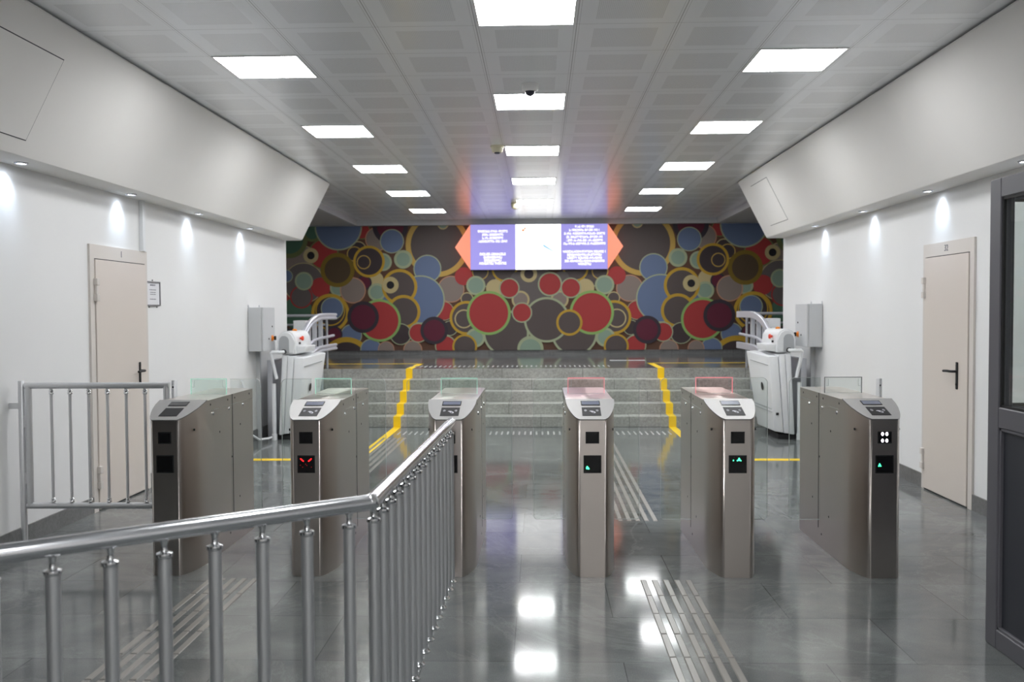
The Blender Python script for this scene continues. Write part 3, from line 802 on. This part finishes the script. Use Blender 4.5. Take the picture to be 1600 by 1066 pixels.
# framed notice and cable trunking by the left door
nt = thing('framed_notice', 'small grey framed paper notice beside the left door', 'notice', (XL, 8.235, 1.755))
g = G()
for a in ((-.15, .15, .10, .112), (-.15, .15, -.112, -.10), (-.15, -.14, -.10, .10), (.14, .15, -.10, .10)): g.box(0, .014, *a)
g.build('frame', 'notice_frame', nt, 0)
bx(0, .006, -.14, .14, -.10, .10).build('sheet', 'paper', nt, 0)
g = G()
def ln(a, b, z, h): g.box(.006, .0066, a, b, z - h / 2, z + h / 2)
for a, b in ((-.06, -.025), (-.02, .012), (.018, .03), (.036, .05)): ln(a, b, .078, .014)
for z, a, b in ((.035, -.075, .07), (.012, -.06, .06), (-.006, -.06, .06), (-.05, -.065, .062)):
    x = a
    k = 0
    while x < b:
        e = min(b, x + (.022, .03, .016, .026)[k % 4]); ln(x, e, z, .007); x = e + .006; k += 1
g.build('printed_lines', 'ink_soft', nt, 0)
g = G()
for a, z in ((0, .122), (-.08, -.122), (.09, -.122)): g.lathe((0, a, z), [(.008, 0), (.007, .006), (.001, .008)], 10, 'x')
g.build('fixing_clips', 'notice_frame', nt)
tag(bx(XL, XL + .034, 7.985, 8.04, 2.125, 2.576, bev=.002, seg=1).build('cable_trunking', 'white_metal', smooth=0), 'white vertical cable trunking between the left door top and soffit', 'cable trunking')

# access hatch in the left soffit and the one at the far end of the right soffit
def hatch(s, ya, yb, u0, u1, label):
    X = lambda v: CX + s * v
    a, b = Vector((3.218, 0, 2.60)), Vector((2.842, 0, 3.335))
    nrm = Vector((-(b.z - a.z), 0, (b.x - a.x))).normalized()
    if nrm.x > 0: nrm = -nrm
    def P(y, u, o):
        p = a.lerp(b, u) + nrm * o
        return Vector((X(p.x), y, p.z))
    nv = P(0, 0, 1) - P(0, 0, 0)
    t = thing('access_hatch', label, 'hatch', P((ya + yb) / 2, (u0 + u1) / 2, 0))
    o0 = t.location
    q = lambda y, u, o: P(y, u, o) - o0
    g = G(); g.prism([q(ya, u0, .0003), q(yb, u0, .0003), q(yb, u1, .0003), q(ya, u1, .0003)], nv * .0015); g.build('shadow_gap', 'ink', t, 0)  # dark sheet stands in for the shade round the hatch door
    e, eu = .006, .008
    g = G(); g.prism([q(ya + e, u0 + eu, .0018), q(yb - e, u0 + eu, .0018), q(yb - e, u1 - eu, .0018), q(ya + e, u1 - eu, .0018)], nv * .002); g.build('door', 'soffit', t, 0)
hatch(-1, 4.75, 5.72, .1, .79, 'large square access hatch in the left sloping soffit near the viewer')
hatch(1, 11.5, 12.35, .14, .86, 'square access hatch at the far end of the right sloping soffit')
hatch(1, 4.2, 5.3, .35, .80, 'square access hatch in the right sloping soffit near the viewer')

# ------------------------------------------------------------------ ceiling devices
dc = thing('dome_camera', 'white dome security camera on the ceiling before the second centre light', 'camera', (-.074, 7.31, CEIL))
g = G(); g.lathe((0, 0, 0), [(.066, 0), (.066, -.018), (.064, -.02), (.064, -.022), (.066, -.024), (.064, -.046), (.05, -.056)], 28); g.build('housing', 'camera_white', dc, 40)
g = G(); g.lathe((0, 0, 0), [(.040, -.055), (.037, -.07), (.027, -.084), (.012, -.092), (.001, -.094)], 24); g.build('lens_dome', 'smoked', dc, 60)
sd = thing('smoke_detector', 'beige conical detector on the ceiling left of the third centre light', 'detector', (-.46, 9.99, CEIL))
g = G(); g.lathe((0, 0, 0), [(.076, 0), (.074, -.018), (.066, -.02), (.058, -.06), (.05, -.072)], 28); g.build('housing', 'beige', sd, 40)
g = G(); g.lathe((0, 0, 0), [(.034, -.071), (.031, -.084), (.012, -.09), (.001, -.09)], 20); g.build('sensor', 'smoked', sd, 40)
s2 = thing('smoke_detector', 'small round detector on the ceiling closest to the purple sign', 'detector', (-.415, 15.3, CEIL))
g = G(); g.lathe((0, 0, 0), [(.066, 0), (.066, -.03), (.06, -.06), (.045, -.088), (.02, -.1), (.001, -.102)], 24); g.build('housing', 'beige', s2, 60)

# ------------------------------------------------------------------ wall control boxes and stair lifts
def control_box(s, y0, y1, z0, z1, label):
    X = XL if s < 0 else XR; k = -s
    t = thing('control_box', label, 'electrical box', (X, (y0 + y1) / 2, (z0 + z1) / 2))
    hy, hz = (y1 - y0) / 2, (z1 - z0) / 2; W = .19
    B = lambda g, d0, d1, a, b, c, d, bev=0: g.box(min(k * d0, k * d1), max(k * d0, k * d1), a, b, c, d, bev, 1)
    g = G(); B(g, .004, W - .022, -hy, hy, -hz, hz, .004); g.build('cabinet', 'grey_box', t, 0)
    g = G(); B(g, W - .02, W, -hy, hy, -hz, hz, .004); dr = g.build('door', 'grey_box', t, 0)
    ys = hy - .12
    g = G(); B(g, W, W + .006, ys - .035, ys + .035, -.15, -.08); B(g, W + .006, W + .022, ys - .02, ys + .02, -.135, -.095, .004); g.build('rotary_switch', 'orange', dr, 0)
    g = G(); B(g, W + .022, W + .05, ys - .006, ys + .006, -.14, -.09, .002); g.build('switch_lever', 'matte_black', dr, 0)
    g = G(); g.lathe((k * W, ys - .14, -.12), [(.011, 0), (.011, k * .006)], 12, 'x'); g.lathe((k * W, ys, .03), [(.01, 0), (.01, k * .006)], 12, 'x'); g.build('lock', 'matte_black', dr, 0)
    for a in (-hy + .03, hy - .03):
        for zz in (hz, -hz - .03):
            g = G(); B(g, 0, .006, a - .012, a + .012, zz, zz + .03); g.build('mounting_tab', 'lift_steel', t, 0)
    g = G(); B(g, 0, .05, .06, .11, -z0 - hz + .005, -hz, .003); g.build('cable_duct', 'grey_box', t, 0)
control_box(-1, 10.94, 11.42, 1.105, 1.64, 'light grey electrical box with orange switch on the left wall')
control_box(1, 11.05, 11.55, 1.13, 1.65, 'light grey electrical box with orange switch on the right wall')

def stair_lift(s, label):
    t = thing('platform_stairlift', label, 'stair lift', (CX + s * 3.0, 11.5, 0))
    def q(x, y, z): return Vector((s * (x + .075 - 3.0), y - 11.5, z))          # x given as on the right-hand lift
    def hexa(nm, m, c, par=t, bev=.008):
        g = G(); g.hexa([q(*p) for p in c], bev, 2); return g.build(nm, m, par, 30)
    # folded platform: leaning slab of layered panels
    pf = hexa('folded_platform', 'white_metal', [(2.845, 11.15, .1), (2.95, 11.13, .085), (2.93, 11.85, .085), (2.805, 11.86, .1),
                                                 (2.775, 11.17, 1.01), (2.885, 11.15, 1.02), (2.80, 11.9, 1.055), (2.665, 11.9, 1.05)], bev=.014)
    hexa('side_flap', 'white_metal', [(2.955, 11.135, .08), (3.02, 11.13, .075), (3.0, 11.85, .075), (2.935, 11.85, .08),
                                      (2.89, 11.155, 1.03), (2.965, 11.15, 1.04), (2.90, 11.9, 1.07), (2.81, 11.9, 1.06)], pf, .008)
    hexa('back_panel', 'white_metal', [(3.025, 11.135, .07), (3.085, 11.14, .06), (3.07, 11.85, .06), (3.005, 11.85, .07),
                                       (2.97, 11.155, 1.045), (3.04, 11.16, 1.05), (3.0, 11.9, 1.08), (2.91, 11.9, 1.075)], pf, .008)
    # raised lines, hand hole and lower lip on the broad face: points by lerp over the face
    A, Bk, C_, D = [Vector(v) for v in ((2.845, 11.15, .1), (2.805, 11.86, .1), (2.665, 11.9, 1.05), (2.775, 11.17, 1.01))]
    def F(u, v, o=0):
        p = A.lerp(Bk, u).lerp(D.lerp(C_, u), v); p = p + Vector((-o, 0, 0)); return q(*p)
    g = G()
    def strip(u0, v0, u1, v1, h, o=.006):
        g.prism([F(u0, v0, -.002), F(u1, v1, -.002), F(u1, v1 + h, -.002), F(u0, v0 + h, -.002)], q(-o + 3 - .075, 11.5, 0) - q(3 - .075, 11.5, 0))
    for a in ((.06, .875, .85, .885, .012), (.04, .29, .97, .295, .012), (.04, .25, .97, .255, .008)):
        g = G(); strip(*a); g.build('panel_rib', 'grey_shadow', pf, 0)
    g = G(); g.prism([F(.42 + .045 * math.cos(a * PI / 8), .57 + .055 * math.sin(a * PI / 8), .001) for a in range(16)], q(-.004 + 2.925, 11.5, 0) - q(2.925, 11.5, 0)); g.build('hand_hole', 'matte_black', pf, 0)
    g = G(); g.box(*sorted((q(2.86, 11.13, 0).x, q(2.89, 11.13, 0).x)), q(0, 11.128, 0).y, q(0, 11.14, 0).y, .30, .33); g.build('latch', 'matte_black', pf, 0)
    hexa('castor_tray', 'rubber', [(2.9, 11.2, .0), (3.12, 11.2, .0), (3.12, 11.8, .0), (2.9, 11.8, .0), (2.9, 11.2, .062), (3.12, 11.2, .058), (3.12, 11.8, .058), (2.9, 11.8, .062)], bev=.005)  # low dark block under the folded platform
    # rounded carriage hood
    prof = [(3.11, 1.06), (2.885, 1.06), (2.88, 1.20), (2.888, 1.265), (2.915, 1.315), (2.96, 1.343), (3.01, 1.345), (3.06, 1.325), (3.092, 1.285), (3.105, 1.22)]
    g = G(); g.prism([q(x, 11.18, z) for x, z in prof], (0, .77, 0))
    bmesh.ops.bevel(g.b, geom=[e for e in g.b.edges if abs(e.verts[0].co.y - e.verts[1].co.y) < 1e-5], offset=.02, segments=3, affect='EDGES')
    hd = g.build('carriage_hood', 'white_metal', t, 50)
    ip = [(3.085, 1.075), (2.955, 1.075), (2.957, 1.235), (2.972, 1.268), (3.0, 1.285), (3.04, 1.285), (3.07, 1.262), (3.083, 1.225)]
    g = G(); g.prism([q(x, 11.178, z) for x, z in ip], (0, .01, 0)); g.build('front_cover', 'grey_shadow', hd, 0)
    hexa('control_shelf', 'white_metal', [(2.78, 11.3, 1.075), (2.884, 11.26, 1.07), (2.884, 11.75, 1.07), (2.78, 11.75, 1.075), (2.77, 11.28, 1.155), (2.884, 11.24, 1.16), (2.884, 11.78, 1.16), (2.77, 11.78, 1.155)], hd, .008)
    bp = q(2.88, 11.42, 1.25)
    g = G(); g.lathe(bp, [(.016, 0), (.016, -s * .02), (.03, -s * .022), (.03, -s * .036), (.024, -s * .044), (.001, -s * .046)], 16, 'x'); g.build('stop_button', 'stop', hd, 40)
    g = G(); g.lathe(q(2.88, 11.36, 1.19), [(.014, 0), (.014, -s * .02), (.004, -s * .024)], 12, 'x'); g.build('key_switch', 'matte_black', hd, 40)
    g = G(); g.lathe(q(2.97, 11.5, 1.342), [(.03, 0), (.028, .018), (.012, .026), (.001, .027)], 14); g.build('beacon', 'orange', hd, 40)
    # safety arm folded down in front
    g = G(); g.tube([q(3.02, 11.18, 1.09), q(3.02, 11.08, 1.09), q(3.05, 11.05, 1.09), q(3.13, 11.05, 1.09), q(3.145, 11.05, 1.075), q(3.14, 11.06, 1.03), q(3.09, 11.08, .78), q(3.085, 11.08, .76)], .021, 14)
    g.build('safety_arm', 'white_metal', t, 40)
    g = G(); g.lathe(q(3.02, 11.155, 1.09), [(.032, 0), (.032, .03)], 16, 'y'); g.build('arm_collar', 'rubber', t, 40)
    g = G(); g.tube([q(3.14, 11.14, .07), q(3.14, 11.14, .70)], .026, 14); g.lathe(q(3.14, 11.14, .0), [(.034, 0), (.034, .07), (.026, .075)], 14); g.build('strut', 'white_metal', t, 40)
    hexa('back_plate', 'lift_steel', [(3.2, 11.3, .0), (3.27, 11.3, .0), (3.27, 11.9, .0), (3.2, 11.9, .0), (3.2, 11.3, .98), (3.27, 11.3, .98), (3.27, 11.9, .98), (3.2, 11.9, .98)], bev=.004)
    # rails climbing the stairs and levelling out, on upright posts
    def bez(pts, n=10):
        out = []
        for i in range(len(pts) - 1):
            p0 = Vector(pts[max(i - 1, 0)]); p1 = Vector(pts[i]); p2 = Vector(pts[i + 1]); p3 = Vector(pts[min(i + 2, len(pts) - 1)])
            for k in range(n):
                u = k / n
                out.append(.5 * ((2 * p1) + (p2 - p0) * u + (2 * p0 - 5 * p1 + 4 * p2 - p3) * u * u + (3 * p1 - p0 - 3 * p2 + p3) * u ** 3))
        return out + [Vector(pts[-1])]
    pr = [(a * 1.15, b * 1.35) for a, b in ((-.014, -.035), (.014, -.035), (.024, -.026), (.024, -.012), (.012, -.006), (.012, .006), (.024, .012), (.024, .026), (.014, .035), (-.014, .035), (-.02, .03), (-.02, -.03))]
    top = [(2.99, 11.9, 1.23), (2.99, 12.1, 1.325), (2.99, 12.4, 1.435), (2.995, 12.83, 1.503), (3.0, 13.3, 1.515), (3.0, 13.95, 1.512)]
    low = [(2.99, 11.9, .83), (2.99, 12.2, .92), (2.99, 12.5, 1.0), (2.995, 12.83, 1.04), (3.0, 13.3, 1.05), (3.0, 13.95, 1.05)]
    mid = [(2.99, 11.9, 1.0), (2.99, 12.15, 1.09), (2.99, 12.45, 1.165), (2.995, 12.83, 1.2), (3.0, 13.3, 1.21), (3.0, 13.81, 1.222)]
    for pth in (top, low):
        g = G(); g.sweep([q(*p) for p in bez(pth)], pr); g.build('guide_rail', 'rail_alu', t, 30)
    g = G(); g.tube([q(*p) for p in bez(mid)], .02, 14); g.build('middle_rail', 'rail_alu', t, 40)
    for y, b_, tp in ((12.28, .0, 1.35), (12.52, .145, 1.43), (12.86, .29, 1.47), (13.22, .435, 1.48)):
        zb = .145 * (math.floor((y - 12.36) / .3) + 1) if y > 12.36 else 0
        g = G(); g.box(*sorted((q(3.025, 0, 0).x, q(3.085, 0, 0).x)), y - 11.5 - .03, y - 11.5 + .03, zb, tp, .006, 1); g.build('post', 'lift_steel', t, 30)
    g = G(); g.box(*sorted((q(3.2, 0, 0).x, q(3.37, 0, 0).x)), 12.9 - 11.5, 13.1 - 11.5, .435, 1.46, .006, 1); g.build('drive_cabinet', 'white_metal', t, 30)
stair_lift(-1, 'white folded platform stair lift parked by the left wall below the stairs')
stair_lift(1, 'white folded platform stair lift parked by the right wall below the stairs')

# landing guard rails beyond the wall ends
for s in (-1, 1):
    t = thing('guard_rail', 'grey guard rail on the landing behind the %s stair lift' % ('left' if s < 0 else 'right'), 'guard rail', (CX + s * 3.8, 13.9, LAND))
    g = G(); g.tube([(-.62 * s, 0, .80), (.9 * s, 0, .80)], .022, 14); g.build('top_rail', 'lift_steel', t, 40)
    g = G(); g.tube([(-.62 * s, 0, .66), (.9 * s, 0, .66)], .016, 14); g.build('middle_rail', 'lift_steel', t, 40)
    for x in (-.6 * s, .1 * s, .85 * s):
        g = G(); g.tube([(x, 0, 0), (x, 0, .79)], .02, 14); g.build('post', 'lift_steel', t, 40)
    bx(*sorted((-.57 * s, .83 * s)), -.006, .006, .1, .6).build('infill_panel', 'booth_panel', t, 0)
# flexible hose beside the left lift
g = G(); g.tube([(XL + .02, 10.62, .78), (XL + .05, 10.6, .70), (-3.47, 10.6, .5), (-3.46, 10.62, .25), (-3.42, 10.66, .13), (-3.36, 10.75, .06), (-3.3, 10.92, .05), (-3.29, 11.02, .05)], .013, 10)
tag(g.build('flexible_hose', 'white_metal', smooth=50), 'thin white flexible hose curving down the wall beside the left lift', 'hose')

# ------------------------------------------------------------------ yellow tape on floor, steps and landing
def tape(s, xm, label):
    g = G(); h = .0016; w2 = .05
    x0, x1 = xm - w2, xm + w2
    xw = (XL + .014) if s < 0 else (XR - .014)
    g.box(min(xw, x1 if s < 0 else x0), max(xw, x1 if s < 0 else x0), 9.58, 9.71, .0003, h)
    g.box(x0, x1, 9.71, 12.36 - h, .0003, h)
    for i in range(5):
        y = 12.36 + .3 * i; z = .145 * i
        g.box(x0, x1, y - h - (.004 if i == 4 else 0), y - (.004 if i == 4 else 0) - .0002, z + h * (i > 0) * 0 + .0003, z + .145 + h)
        if i < 4: g.box(x0, x1, y - h, y + .3 - h, z + .145 + .0002, z + .145 + h)
    g.box(x0, x1, 13.55, 14.9, LAND + .0003, LAND + h)
    xe = -5.5 if s < 0 else 5.2
    g.box(min(xe, x1 if s < 0 else x0), max(xe, x1 if s < 0 else x0), 14.82, 14.9, LAND + .0003, LAND + h)
    tag(g.build('yellow_line', 'yellow', smooth=0), label, 'floor marking')
tape(-1, -1.96, 'yellow guide line climbing the steps in front of the left stair lift')
tape(1, 1.785, 'yellow guide line climbing the steps in front of the right stair lift')

# ------------------------------------------------------------------ tactile bars
def bar_mesh(length, m, w2=.0175):
    g = G(); h = .004
    g.hexa([(-w2, 0, .0002), (w2, 0, .0002), (w2, length, .0002), (-w2, length, .0002),
            (-w2 + .004, .004, h), (w2 - .004, .004, h), (w2 - .004, length - .004, h), (-w2 + .004, length - .004, h)])
    return g.build('tactile_bar', m, smooth=0)
long_bar = bar_mesh(.292, 'tactile'); first = True
def put_bar(proto_, x, y, z, label, group):
    global first
    o = proto_ if first else proto_.copy()
    if not first: COL.objects.link(o)
    first = False
    o.location = (x, y, z); tag(o, label, 'tactile bar', group)
for j, (xa, lb, gp) in enumerate(((.597, 'raised grey tactile bar in the floor strip leading to the lane between the green-lamp turnstiles', 'tactile bars, right walking line'),
                                  (-1.955, 'raised grey tactile bar in the floor strip leading to the lane beside the unlit turnstile', 'tactile bars, left walking line'))):
    for r in range(26):
        y = 3.52 + .3 * r
        if 5.2 < y < 6.7: continue
        for c in range(5):
            put_bar(long_bar, xa + .0655 * c, y, 0, lb, gp)
short = bar_mesh(.28, 'tactile_pale', .012); first = True
for k in range(48):
    put_bar(short, -1.84 + .0745 * k, 11.62, 0, 'short pale tactile bar in the row before the bottom step', 'tactile bars before the steps')
for k in range(42):
    put_bar(short, -2.0 + .0745 * k, 13.98, LAND, 'short pale tactile bar in the row along the landing edge', 'tactile bars on the landing')
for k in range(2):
    o = bx(0, .29, 0, .12, .0003, .004).build('white_marking', 'white_metal', smooth=0)  # plain thin white strip laid on the landing
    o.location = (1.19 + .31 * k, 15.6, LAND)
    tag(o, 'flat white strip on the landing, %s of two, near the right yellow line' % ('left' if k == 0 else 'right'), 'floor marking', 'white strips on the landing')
